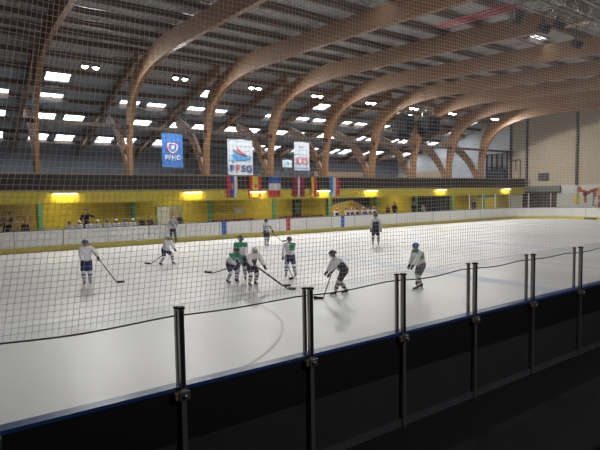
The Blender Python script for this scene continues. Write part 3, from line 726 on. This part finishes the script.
# skater right of the group
t, hn, Mt = person((9.55, 14.6), hd_(-12), 1.44, 'person in white jersey with one green shoulder skating towards the near boards, centre', lean=12, feet=((-.13, .0), (.10, .05)),
    hands=((-.05, .20, .50), (.16, .18, .45)), jersey='green1', c1=WH, c2=NAVY, pants=(.04,.05,.14), socks=(WH, (.10,.12,.30)), helmet=(.05,.05,.06))
stick(hn[1]+Vector((0, 0, .15)), Vector((9.38, 14.15, 0)), -RT*.5+TV, 'pale hockey stick in front of the skater with one green shoulder', shaft=(.5, .5, .48))
# nearest skater bent over to the left
t, hn, Mt = person((8.95, 10.95), hd_(-80), 1.47, 'person in white jersey with dark hem stooping left over the puck', crouch=.04, lean=38, feet=((-.06, .14), (.06, -.13)),
    hands=((-.10, .30, .38), (.08, .30, .42)), jersey='redhem', c1=(.84,.85,.90), c2=(.03,.035,.05), pants=(.04,.04,.05), socks=((.62,.60,.62), (.06,.04,.05)), helmet=(.03,.03,.035))
stick(hn[0]+Vector((.1, -.05, .14)), Vector((8.2, 10.85, 0)), -RT, 'tan hockey stick held down to the ice by the nearest stooping skater', shaft=(.30, .24, .15))
# skater in black standing far right
t, hn, Mt = person((19.2, 20.3), hd_(-5), 1.76, 'person in black jersey with white sleeves standing upright far out at the right', lean=3, feet=((-.09, 0), (.09, .02)),
    hands=((-.17, .10, .50), (.17, .10, .48)), jersey='darkbody', c1=(.62,.60,.64), c2=(.025,.025,.035), pants=(.02,.02,.03), socks=((.62,.58,.62), (.02,.02,.03)), helmet=(.05,.05,.05))
# skater with blue helmet on the right
t, hn, Mt = person((11.4, 10.1), hd_(-72), 1.47, 'person in blue helmet, green shouldered jersey and striped socks behind the posts', crouch=.02, lean=20, feet=((-.09, .12), (.09, -.10)),
    hands=((-.08, .22, .50), (.10, .20, .46)), jersey='greenb', c1=(.80,.81,.84), c2=(.05,.06,.09), pants=(.10,.11,.13), socks=((.66,.66,.68), (.04,.05,.08)), helmet=(.05,.14,.50))
# puck
mb = MB(); mb.bar((0, 0, 0.003), (0, 0, .028), .038, BLACK, 14); pk = mb.build('puck', None, (8.0, 10.95, 0)); tag(pk, 'small black puck on the ice ahead of the stooping skater', 'puck')

# team benches and onlookers behind the far boards
def bench(x0, x1, y, label):
    e = empty('bench', ((x0+x1)/2, y, .34), 0, label, 'bench')
    L = (x1-x0)/2; mb = MB(); mb.box(-L, L, -.17, .17, .38, .43, mat('bench_wood', (.30, .20, .11), .6)); mb.build('seat', e)
    for k in (-.85, 0, .85): mb = MB(); mb.box(k*L-.03, k*L+.03, -.15, .15, 0, .38, ALUD); mb.build('leg', e)
bench(4.3, 10.3, 31.75, 'long wooden bench behind the far boards at the left')
bench(25.0, 30.2, 31.75, 'long wooden bench behind the far boards at the right')
proto = {}
def seated(key, x, y, z, face, label, group, H=1.45, **k):
    if key not in proto: proto[key] = person((x, y), face, H, label, group, sit=True, skates=False, z0=z, hands=((-.08, .2, .36), (.08, .2, .36)), **k)[0]; return proto[key]
    c = copy_tree(proto[key]); c.location = (x, y, z); c.rotation_euler.z = math.radians(face)-PI/2; tag(c, label, 'person', group); return c
for i, x in enumerate((4.9, 5.45, 5.95, 6.5, 7.05, 7.6, 8.15, 8.6)):
    seated('a' if i % 2 else 'b', x, 31.75, .36, -90 + random.uniform(-25, 25), 'person in team jersey and helmet on the left far bench, ' + rank(i, 8), 'players on the left bench',
           lean=12, jersey='blue', c1=(.66,.67,.70) if i % 2 else (.55,.57,.66), c2=NAVY, helmet=(.62,.62,.62) if i % 2 else (.04,.06,.15), H=1.5)
for i, x in enumerate((9.2, 9.72)):
    seated('c', x, 31.75, .40, -90+15*i, 'person in black at the end of the left far bench, ' + ('left' if i == 0 else 'right') + ' one', 'pair in black on the left bench', player=False, c1=(.015,.015,.02), pants=(.02,.02,.03), H=1.6)
for i, x in enumerate((25.5, 26.6, 27.2, 27.8, 28.5, 29.1, 29.8)):
    seated('d' if i % 2 else 'e', x, 31.75, .45, -90 + random.uniform(-20, 20), 'person in white and dark jersey on the right far bench, ' + rank(i, 7), 'players on the right bench',
           lean=6, jersey='darkbody', c1=(.62,.55,.55), c2=(.02,.02,.03), helmet=(.03,.03,.035) if i % 2 else (.40,.12,.10), H=1.6)
def onlooker(x, y, label, H=1.75, face=-95, c=(.015, .015, .02), **k):
    return person((x, y), face, H, label, None, player=False, skates=False, c1=c, pants=(.02,.02,.025), z0=.34, lean=2, **k)
onlooker(6.0, 32.65, 'person in black coat standing behind the left bench with one arm raised', 1.95, hands=((-.20, .16, .72), (.10, .18, .60)), hair=(.06,.05,.05))
onlooker(1.75, 33.0, 'person in black near the left edge, left of the two by the painted wall', 1.35)
onlooker(2.7, 33.4, 'person in black near the left edge, right of the two by the painted wall', 1.3)
onlooker(32.6, 32.8, 'person in dark clothes leaning behind the far boards beside a reddish figure', 1.55, c=(.12,.03,.03))
onlooker(33.7, 33.0, 'person in black standing tallest behind the far boards before the yellow wall', 1.8)
onlooker(36.6, 33.2, 'person in black standing before the left side of the dark windows', 1.8)
onlooker(38.0, 33.2, 'person in pale top by the dark windows under the gallery', 1.5, c=(.45,.45,.48))
onlooker(46.6, 33.4, 'person in black standing right of the dark windows under the gallery', 1.8)
onlooker(12.6, 33.9, 'person in dark clothes passing the open side of the white door', 1.35, c=(.10,.09,.07))

# red seats under the gallery
mb = MB(); mb.box(-.21, .21, -.2, .2, .40, .44, RED); mb.box(-.21, .21, .17, .21, .44, .85, RED); s0 = empty('stadium_seat'); mb.build('seat_shell', s0)
mb = MB(); mb.bar((0, 0, 0), (0, 0, .4), .03, DARK); mb.box(-.15, .15, -.12, .12, 0, .02, DARK); mb.build('leg', s0)
first = True
for gname, x0, n in (('left', 15.3, 7), ('right', 21.3, 9)):
    for k in range(n):
        e = s0 if first else copy_tree(s0); first = False
        e.location = (x0 + .52*k, 33.6, .46-.12+.12*0 + .0); e.location.z = .34
        tag(e, 'dark red plastic seat in the %s row under the gallery' % ('row left of the dark door' if gname == 'left' else 'row below the dark door').replace('row ', ''), 'seat', 'red seats, %s row under the gallery' % gname)

# murals (flat paint on walls)
def blob(mb, cx, cz, rx, rz, m, y, n=12, rot=0):
    vs = []
    for k in range(n):
        a = 2*PI*k/n; w = 1 + .22*math.sin(3*a+cx*5) ; X = rx*w*math.cos(a); Z = rz*w*math.sin(a)
        vs.append((cx + X*math.cos(rot)-Z*math.sin(rot), y, cz + X*math.sin(rot)+Z*math.cos(rot)))
    mb.add(vs, [tuple(range(n))], m)
mb = MB(); cols = [mat('mural_brown', (.34,.17,.07)), mat('mural_cream', (.55,.50,.42)), mat('mural_black', (.03,.03,.05)), mat('mural_blue', (.16,.20,.30))]
mb.box(1.0, 3.45, 35.93, 35.948, .9, 2.75, mat('mural_ochre', (.42,.30,.06), .6, var=.2))
for k in range(46):
    x = random.uniform(1.1, 3.35); z = random.uniform(1.0, 2.15 - .35*max(0, x-2.2)); blob(mb, x, z, random.uniform(.06, .16), random.uniform(.05, .14), random.choice(cols if x < 2.6 else cols[:2]), 35.925 - .0004*k, rot=random.uniform(0, 3))
tag(mb.build('mural'), 'wall painting of brown, cream and black shapes on the yellow wall at far left', 'mural')
mb = MB(); mb.box(28.3, 33.3, 35.93, 35.948, .9, 2.75, mat('mural_dark', (.03,.03,.035), .6))
arc = [(28.3, 1.9), (29.3, 2.15), (30.4, 2.3), (31.2, 2.25), (32.0, 1.95), (33.3, 1.35), (33.3, .9), (28.3, .9)]
mb.add([(x, 35.925, z) for x, z in arc], [tuple(range(8))], mat('mural_ochre2', (.55,.40,.08)))
mb.add([(x, 35.922, z) for x, z in ((29.8, 1.3), (30.6, 2.15), (31.3, 2.1), (32.0, 1.5), (31.2, 1.3), (30.5, 1.5))], [tuple(range(6))], mat('mural_orange', (.68,.42,.04)))
mb.beam((30.8, 35.92, 2.35), (33.2, 35.92, 1.35), .01, .09, cols[1]); mb.beam((28.4, 35.92, 1.95), (30.8, 35.92, 2.35), .01, .07, cols[1])
tag(mb.build('mural'), 'wall painting of an ochre hill on black under the gallery, by the right bench', 'mural')
# red and orange figures on the white end wall
mb = MB(); mr = mat('mural_red', (.36,.06,.03)); mo_ = mat('mural_orange2', (.62,.24,.04)); my = mat('mural_yellow', (.70,.58,.05))
def st(pts, w, m):
    for (a, b), (c, d) in zip(pts, pts[1:]): mb.beam((57.985, a, b), (57.985, c, d), .012, w*1.5, m)
mb.box(57.975, 57.999, 27.3, 28.2, 1.5, 2.5, my)
st([(27.7, 2.95), (27.1, 2.95), (26.6, 2.7), (26.0, 3.0), (25.5, 3.1)], .22, mr); st([(27.1, 2.6), (26.9, 2.45), (26.4, 2.7)], .18, mr)
st([(26.9, 2.8), (26.8, 1.6)], .20, mr); st([(26.0, 3.0), (25.6, 2.3), (24.9, 1.9), (25.2, 1.0)], .30, mr); st([(24.9, 1.9), (25.7, 1.1)], .28, mr)
st([(25.6, 2.9), (25.0, 3.0), (24.4, 2.9), (23.8, 3.2)], .45, mo_); st([(24.6, 2.3), (23.8, 2.2), (23.2, 1.5), (23.6, .9)], .3, mr); st([(24.6, 1.4), (23.9, 1.1)], .22, mr)
mb.ball((57.985, 27.5, 3.2), .26, mr, .04, 1, 1)
tag(mb.build('mural'), 'wall painting of red and orange skating figures beside a yellow square on the end wall', 'mural')

# score or speaker box on the brick
mb = MB(); mb.box(-.2, 0, -.6, .6, -.42, .42, DARK); wb = empty('wall_speaker', (58, 31.7, 4.75), 0, 'dark square loudspeaker box fixed on the beige end wall', 'loudspeaker'); mb.build('cabinet', wb)
mb = MB(); mb.box(-.22, -.2, -.5, .5, -.32, .32, mat('grille', (.06,.06,.065))); mb.build('grille', wb)

# ------------------------------------------------------------------ flags and banners
def textobj(txt, size, x, y, z, m, parent, name='lettering', sx=1.0, bold=.0):
    c = bpy.data.curves.new(name, 'FONT'); c.body = txt; c.size = size; c.align_x = 'CENTER'; c.extrude = .004; c.space_character = 1.18; c.offset = bold
    o = bpy.data.objects.new(name, c); COL.objects.link(o); dg = bpy.context.evaluated_depsgraph_get()
    me = bpy.data.meshes.new_from_object(o.evaluated_get(dg)); bpy.data.objects.remove(o)
    me.transform(Matrix.Diagonal((sx, 1, 1, 1))); me.transform(Matrix.Rotation(PI/2, 4, 'X')); me.materials.clear(); me.materials.append(m)
    o = bpy.data.objects.new(name, me); COL.objects.link(o); o.parent = parent; o.location = (x, y, z); return o
def flag(x0, x1, z0, z1, stripes, vertical, label, y=32.25, emblem=None):
    """cloth hanging over the gallery rail; stripes = list of (weight, material)"""
    e = empty('flag', ((x0+x1)/2, y, z1), 0, label, 'flag', 'national flags on the gallery front')
    w = x1-x0; h = z1-z0; nx, nz = 24, 12; mb = MB(); tot = sum(s[0] for s in stripes); P = []
    for j in range(nz+1):
        for i in range(nx+1):
            u = i/nx; v = j/nz; P.append((-w/2+w*u + .03*math.sin(v*5)*v, .035*math.sin(u*11+x0)*(.25+v) - .03*v, -h*v))
    for back in (0, 1):
        for j in range(nz):
            for i in range(nx):
                t_ = ((i+.5)/nx if vertical else (j+.5)/nz)*tot; acc = 0
                for wt, m in stripes:
                    acc += wt
                    if t_ <= acc: break
                q = [j*(nx+1)+i, j*(nx+1)+i+1, (j+1)*(nx+1)+i+1, (j+1)*(nx+1)+i]
                vs = [Vector(P[k]) + Vector((0, .006*back, 0)) for k in q]; mb.add(vs, [(0,1,2,3)], m, True)
    mb.build('cloth', e)
    mb = MB(); mb.bar((-w/2-.04, 0, .01), (w/2+.04, 0, .01), .015, ALUD); mb.build('rod', e)
    if emblem: emblem(e, w, h)
F = lambda n, c: mat('flag_' + n, c, .75)
FB, FW, FRD, FY, FK, FM = F('blue', (.03,.10,.42)), F('white', (.68,.68,.70)), F('red', (.55,.04,.05)), F('yellow', (.75,.56,.03)), F('black', (.02,.02,.02)), F('maroon', (.22,.02,.05))
def slk(e, w, h):
    mb = MB(); sh = [(-.16, .02), (.16, .02), (.18, -.18), (.1, -.36), (0, -.44), (-.1, -.36), (-.18, -.18)]
    mb.prism([(x, z-.52) for x, z in sh], 'Y', -.075, -.07, FW); mb.prism([(x*.86, z*.9-.53) for x, z in sh], 'Y', -.08, -.075, FRD)
    mb.box(-.02, .02, -.085, -.08, -.86, -.56, FW); mb.box(-.07, .07, -.085, -.08, -.66, -.63, FW); mb.box(-.09, .09, -.085, -.08, -.76, -.72, FW); mb.build('coat_of_arms', e)
def esp(e, w, h):
    mb = MB(); mb.prism([(-.1, -.62), (.1, -.62), (.1, -.82), (0, -.9), (-.1, -.82)], 'Y', -.08, -.07, FRD); mb.box(-.15, -.12, -.08, -.07, -.86, -.6, FW); mb.box(.12, .15, -.08, -.07, -.86, -.6, FW); mb.build('coat_of_arms', e)
flag(15.62, 16.52, 2.86, 4.44, [(1, FRD), (1, FB), (1, FW)], True, 'red, blue and white flag with a shield hanging on the gallery front, leftmost', emblem=slk)
flag(17.52, 18.54, 2.84, 4.44, [(1, FRD), (2, FY), (1, FRD)], True, 'red and yellow flag with a small crest hanging on the gallery front', emblem=esp)
flag(19.2, 20.26, 2.84, 4.44, [(1, FB), (1, FW), (1, FRD)], False, 'flag in bands of blue over white over red on the gallery front')
flag(21.46, 22.66, 2.84, 4.44, [(2, FM), (1, FW), (2, FM)], True, 'maroon flag with a narrow white centre stripe on the gallery front')
flag(23.3, 24.15, 2.84, 4.44, [(1, FY), (1, FRD), (1, FK)], True, 'yellow, red and black flag hanging on the gallery front')
flag(25.2, 26.28, 2.84, 4.44, [(1, F('lightblue', (.06,.22,.50))), (1, FW), (1, FRD)], True, 'light blue, white and red flag on the gallery front, rightmost')

def banner(x0, x1, z0, z1, m, label):
    e = empty('banner', ((x0+x1)/2, 35.62, z1), 0, label, 'banner', 'banners hung in the arches')
    w = x1-x0; h = z1-z0; P = []; nx = 8; mb = MB()
    for v in (0, 1):
        for i in range(nx+1): P.append((-w/2+w*i/nx, .02*math.sin(i*1.1), -h*v))
    mb.add(P + [(p[0], p[1]+.01, p[2]) for p in P], [(i, i+1, nx+2+i, nx+1+i) for i in range(nx)] + [(2*nx+2+i, 3*nx+3+i, 3*nx+4+i, 2*nx+3+i) for i in range(nx)], m, True)
    mb.build('cloth', e)
    mb = MB(); mb.bar((-w/2-.05, 0, 0), (w/2+.05, 0, 0), .03, ALUD); mb.bar((-w/2, 0, -h), (w/2, 0, -h), .025, ALUD); mb.build('rod', e)
    mb = MB()
    for s_ in (-.45, .45): mb.bar((s_*w, 0, 0), (s_*w, .1, 8.2-z1 if z1 < 8.15 else .05), .008, ROPE, 4)
    mb.build('hanging_line', e)
    return e, w, h
BL = mat_sheer('banner_blue', (.04, .17, .52), .06); BW = mat_sheer('banner_white', (.52, .60, .70), .08)
MWH = mat('print_white', (.72,.75,.80)); MRD = mat('print_red', (.60,.07,.08)); MBL = mat('print_blue', (.05,.28,.62)); MNV = mat('print_navy', (.04,.05,.20)); MLB = mat('print_lightblue', (.30,.50,.75))
e, w, h = banner(12.02, 13.64, 5.2, 7.75, BL, 'blue banner with a crest and white letters hanging in the arches at left')
textobj('FFHG', .46, 0, -.04, -1.98, MWH, e, bold=.012)
mb = MB(); shd = [(-.42, .28), (-.2, .36), (0, .30), (.2, .36), (.42, .28), (.44, -.1), (.28, -.38), (0, -.55), (-.28, -.38), (-.44, -.1)]
for sc_, m_, yy_ in ((1, MRD, -.03), (.9, MWH, -.036), (.74, mat('print_midblue', (.05,.20,.55)), -.042), (.34, MWH, -.048)): mb.prism([(x*sc_, z*sc_-1.02) for x, z in shd], 'Y', yy_-.004, yy_, m_)
mb.beam((-.5, -.05, -1.2), (.35, -.05, -.75), .006, .06, MRD); mb.build('crest', e)
e, w, h = banner(17.4, 19.72, 4.68, 7.6, BW, 'white banner with red and blue waves above blue letters in the arches')
for txt, x_, m_ in (('F', -.80, MNV), ('F', -.27, MRD), ('S', .26, MNV), ('G', .80, MNV)): textobj(txt, .72, x_, -.04, -2.62, m_, e, bold=.02, sx=1.15)
def wave(mb, top, bot, m, y):
    A = catmull(top, 6); B = catmull(bot, 6)
    for i in range(len(A)-1): mb.add([(A[i][0], y, A[i][1]), (A[i+1][0], y, A[i+1][1]), (B[i+1][0], y, B[i+1][1]), (B[i][0], y, B[i][1])], [(0,1,2,3)], m)
mb = MB()
wave(mb, [(-.62, -.85), (-.2, -1.12), (.35, -1.28), (1.1, -1.36)], [(-.66, -.90), (-.25, -1.2), (.3, -1.36), (1.1, -1.37)], MNV, -.04)
wave(mb, [(-.28, -.62), (-.12, -.82), (.2, -1.08), (.62, -1.2)], [(-.32, -.72), (-.22, -.96), (.1, -1.18), (.6, -1.22)], MRD, -.042)
wave(mb, [(-.6, -1.1), (-.2, -1.34), (.4, -1.46), (1.12, -1.44)], [(-.72, -1.65), (-.3, -1.72), (.4, -1.68), (1.1, -1.5)], MBL, -.044)
wave(mb, [(-.85, -1.45), (-.7, -1.4), (-.5, -1.3), (-.3, -1.4)], [(-.85, -1.75), (-.6, -1.85), (-.4, -1.7), (-.3, -1.65)], MLB, -.042)
mb.build('wave_emblem', e)
e, w, h = banner(22.68, 23.66, 5.4, 6.1, mat('sign_paleblue', (.55,.68,.80)), 'small pale blue sign hanging between the two white banners')
mb = MB(); mb.prism([(-.22, -.5), (.22, -.5), (.1, -.2), (0, -.12), (-.1, -.2)], 'Y', -.035, -.03, MLB); mb.build('emblem', e)
e, w, h = banner(23.92, 25.56, 5.15, 7.7, BW, 'white banner with red slanted letters, right of the small pale blue sign')
textobj('KXS', .92, 0, -.04, -2.0, MRD, e, sx=.68, bold=.01)
mb = MB(); mb.box(-.6, .6, -.04, -.03, -2.32, -2.24, MLB); mb.box(-.3, .3, -.04, -.03, -.5, -.42, mat('print_rose', (.5,.3,.35))); mb.build('printed_stripe', e)

# ------------------------------------------------------------------ hanging things
def speaker(x, y, z, label, s_=1.0, a=0):
    e = empty('hanging_speaker', (x, y, z), a, label, 'loudspeaker', 'loudspeakers hung over the ice')
    mb = MB(); mb.prism([(-.42*s_, .5*s_), (.42*s_, .5*s_), (.34*s_, -.32*s_), (.1*s_, -.62*s_), (-.3*s_, -.5*s_)], 'X', -.5*s_, .5*s_, BLACK); mb.build('cabinet', e)
    mb = MB(); mb.box(-.42*s_, .42*s_, -.46*s_, -.40*s_, -.2*s_, .42*s_, DARK); mb.bar((0, -.47*s_, .1*s_), (0, -.44*s_, .1*s_), .26*s_, BLACK, 16); mb.build('grille', e)
    mb = MB(); mb.bar((0, 0, .5*s_), (0, 0, 9.62-z), .04, DARK, 6); mb.build('bracket', e)
    return e
e = empty('speaker_frame', (31.1, 28.0, 9.55), 0, 'grey ring frame holding black loudspeakers over the far ice', 'frame')
mb = MB()
for k in range(20):
    a, b = 2*PI*k/20, 2*PI*(k+1)/20
    for r, z in ((1.75, 0), (1.75, .45)): mb.bar((r*math.cos(a), r*.7*math.sin(a), z), (r*math.cos(b), r*.7*math.sin(b), z), .035, ALU, 5)
    mb.bar((1.75*math.cos(a), 1.2*math.sin(a), 0), (1.75*math.cos(b), 1.2*math.sin(b), .45), .02, ALU, 4)
mb.build('ring', e)
mb = MB()
for sx, sy in ((-1.6, 0), (1.6, 0), (0, 1.1), (0, -1.1)): mb.bar((sx, sy, .45), (sx*.6, sy*.6, 2.6), .015, DARK, 4)
mb.build('hanging_line', e)
for i, (dx, dy, dz, a) in enumerate(((-1.62, -.35, -1.0, .3), (-.62, 1.1, -1.25, -.1), (.55, -1.15, -1.0, -.1), (1.62, .35, -1.1, .3))):
    speaker(31.1+dx, 28+dy, 9.6+dz, 'black loudspeaker hung under the grey ring over the far ice, ' + rank(i, 4), 1.22, a)
# slack cables from the speaker ring
for i, (a, b, dp) in enumerate((((32.9, 28, 9.75), (37.5, 33, 11.2), .9), ((29.4, 28, 9.75), (23.5, 32, 11.5), .7))):
    mb = MB(); a, b = Vector(a), Vector(b); pr = a
    for k in range(1, 13): u = k/12; q = a.lerp(b, u) - Vector((0, 0, dp*4*u*(1-u))); mb.bar(pr, q, .03, mat('cable_tan', (.35,.27,.16)), 5); pr = q
    tag(mb.build('slack_cable'), 'pale slack cable drooping to the %s of the hanging loudspeakers' % ('right' if i == 0 else 'left'), 'cable')

def truss(x0, x1, y, z, s_, label):
    e = empty('lighting_truss', (x0, y, z), 0, label, 'truss')
    L = x1-x0; c = [(-s_/2, -s_/2), (s_/2, -s_/2), (s_/2, s_/2), (-s_/2, s_/2)]
    for cy, cz in c: mb = MB(); mb.bar((0, cy, cz), (L, cy, cz), .03, ALU, 6); mb.build('chord', e)
    mb = MB(); n = int(L/.5)
    for k in range(n):
        a, b = k*L/n, (k+1)*L/n
        for i in range(4):
            p, q = c[i], c[(i+1) % 4]
            if k % 2: p, q = q, p
            mb.bar((a, *p), (b, *q), .016, ALU, 5); mb.bar((a, *c[i]), (a, *c[(i+1) % 4]), .014, ALU, 5)
    mb.build('lattice', e)
    mb = MB()
    for u in (.05, .5, .95): mb.bar((L*u, 0, s_/2), (L*u, 0, deck_z(y)-z-.2), .02, DARK, 4)
    mb.build('hanging_line', e)
truss(12.2, 27, 8.3, 8.95, .55, 'silver lighting truss at the top right corner, lower of the pair')
truss(12.6, 27, 7.2, 9.1, .55, 'silver lighting truss at the top right corner, upper of the pair')
def stage_lamp(x, y, z, ztop, label):
    e = empty('stage_lamp', (x, y, z), .4, label, 'stage lamp', 'stage lamps at the top right')
    mb = MB(); mb.bar((0, .14, .04), (0, -.18, -.11), .12, BLACK, 14, .135); h_ = mb.build('lamp_body', e)
    mb = MB(); mb.bar((0, -.18, -.11), (0, -.195, -.117), .105, mat('lamp_glass', (.12,.13,.15), .1), 14); mb.build('lens', h_)
    mb = MB(); mb.box(-.18, -.15, -.03, .03, -.08, .24, DARK); mb.box(.15, .18, -.03, .03, -.08, .24, DARK); mb.box(-.18, .18, -.03, .03, .22, .25, DARK); mb.bar((0, 0, .24), (0, 0, ztop-z), .02, DARK, 5); mb.build('yoke', e)
for i, (x, y, z, zt, d) in enumerate(((13.9, 8.57, 8.25, 8.7, 'leftmost, beside the red pipes'), (15.5, 8.57, 8.25, 8.7, 'second from the left'), (16.4, 8.57, 8.5, 8.7, 'second from the right'), (17.6, 8.57, 8.1, 8.7, 'rightmost and lowest'))):
    stage_lamp(x, y, z, zt, 'black stage lamp hanging below the silver truss, ' + d)
for i, dx in enumerate((-.35, 0, .35)):
    mb = MB(); mb.bar((18.9+dx, 11.4, deck_z(11.4)-.78), (18.9+dx, 15.6, deck_z(15.6)-.78), .035, REDPIPE, 8)
    tag(mb.build('ceiling_pipe'), 'red pipe running under the ceiling at the top right, %s of the three' % ('leftmost', 'middle', 'rightmost')[i], 'pipe', 'red ceiling pipes')

# near floor: red bench at the lower right corner
e = empty('bench', (6.2, 1.93, 0), 0, 'red bench at the lower right corner on the black floor', 'bench')
mb = MB(); mb.box(-1.1, 1.1, -.26, .2, .38, .45, RED); mb.build('seat', e)
for k in (-.95, .95): mb = MB(); mb.box(k-.04, k+.04, -.2, .14, 0, .38, DARK); mb.build('leg', e)
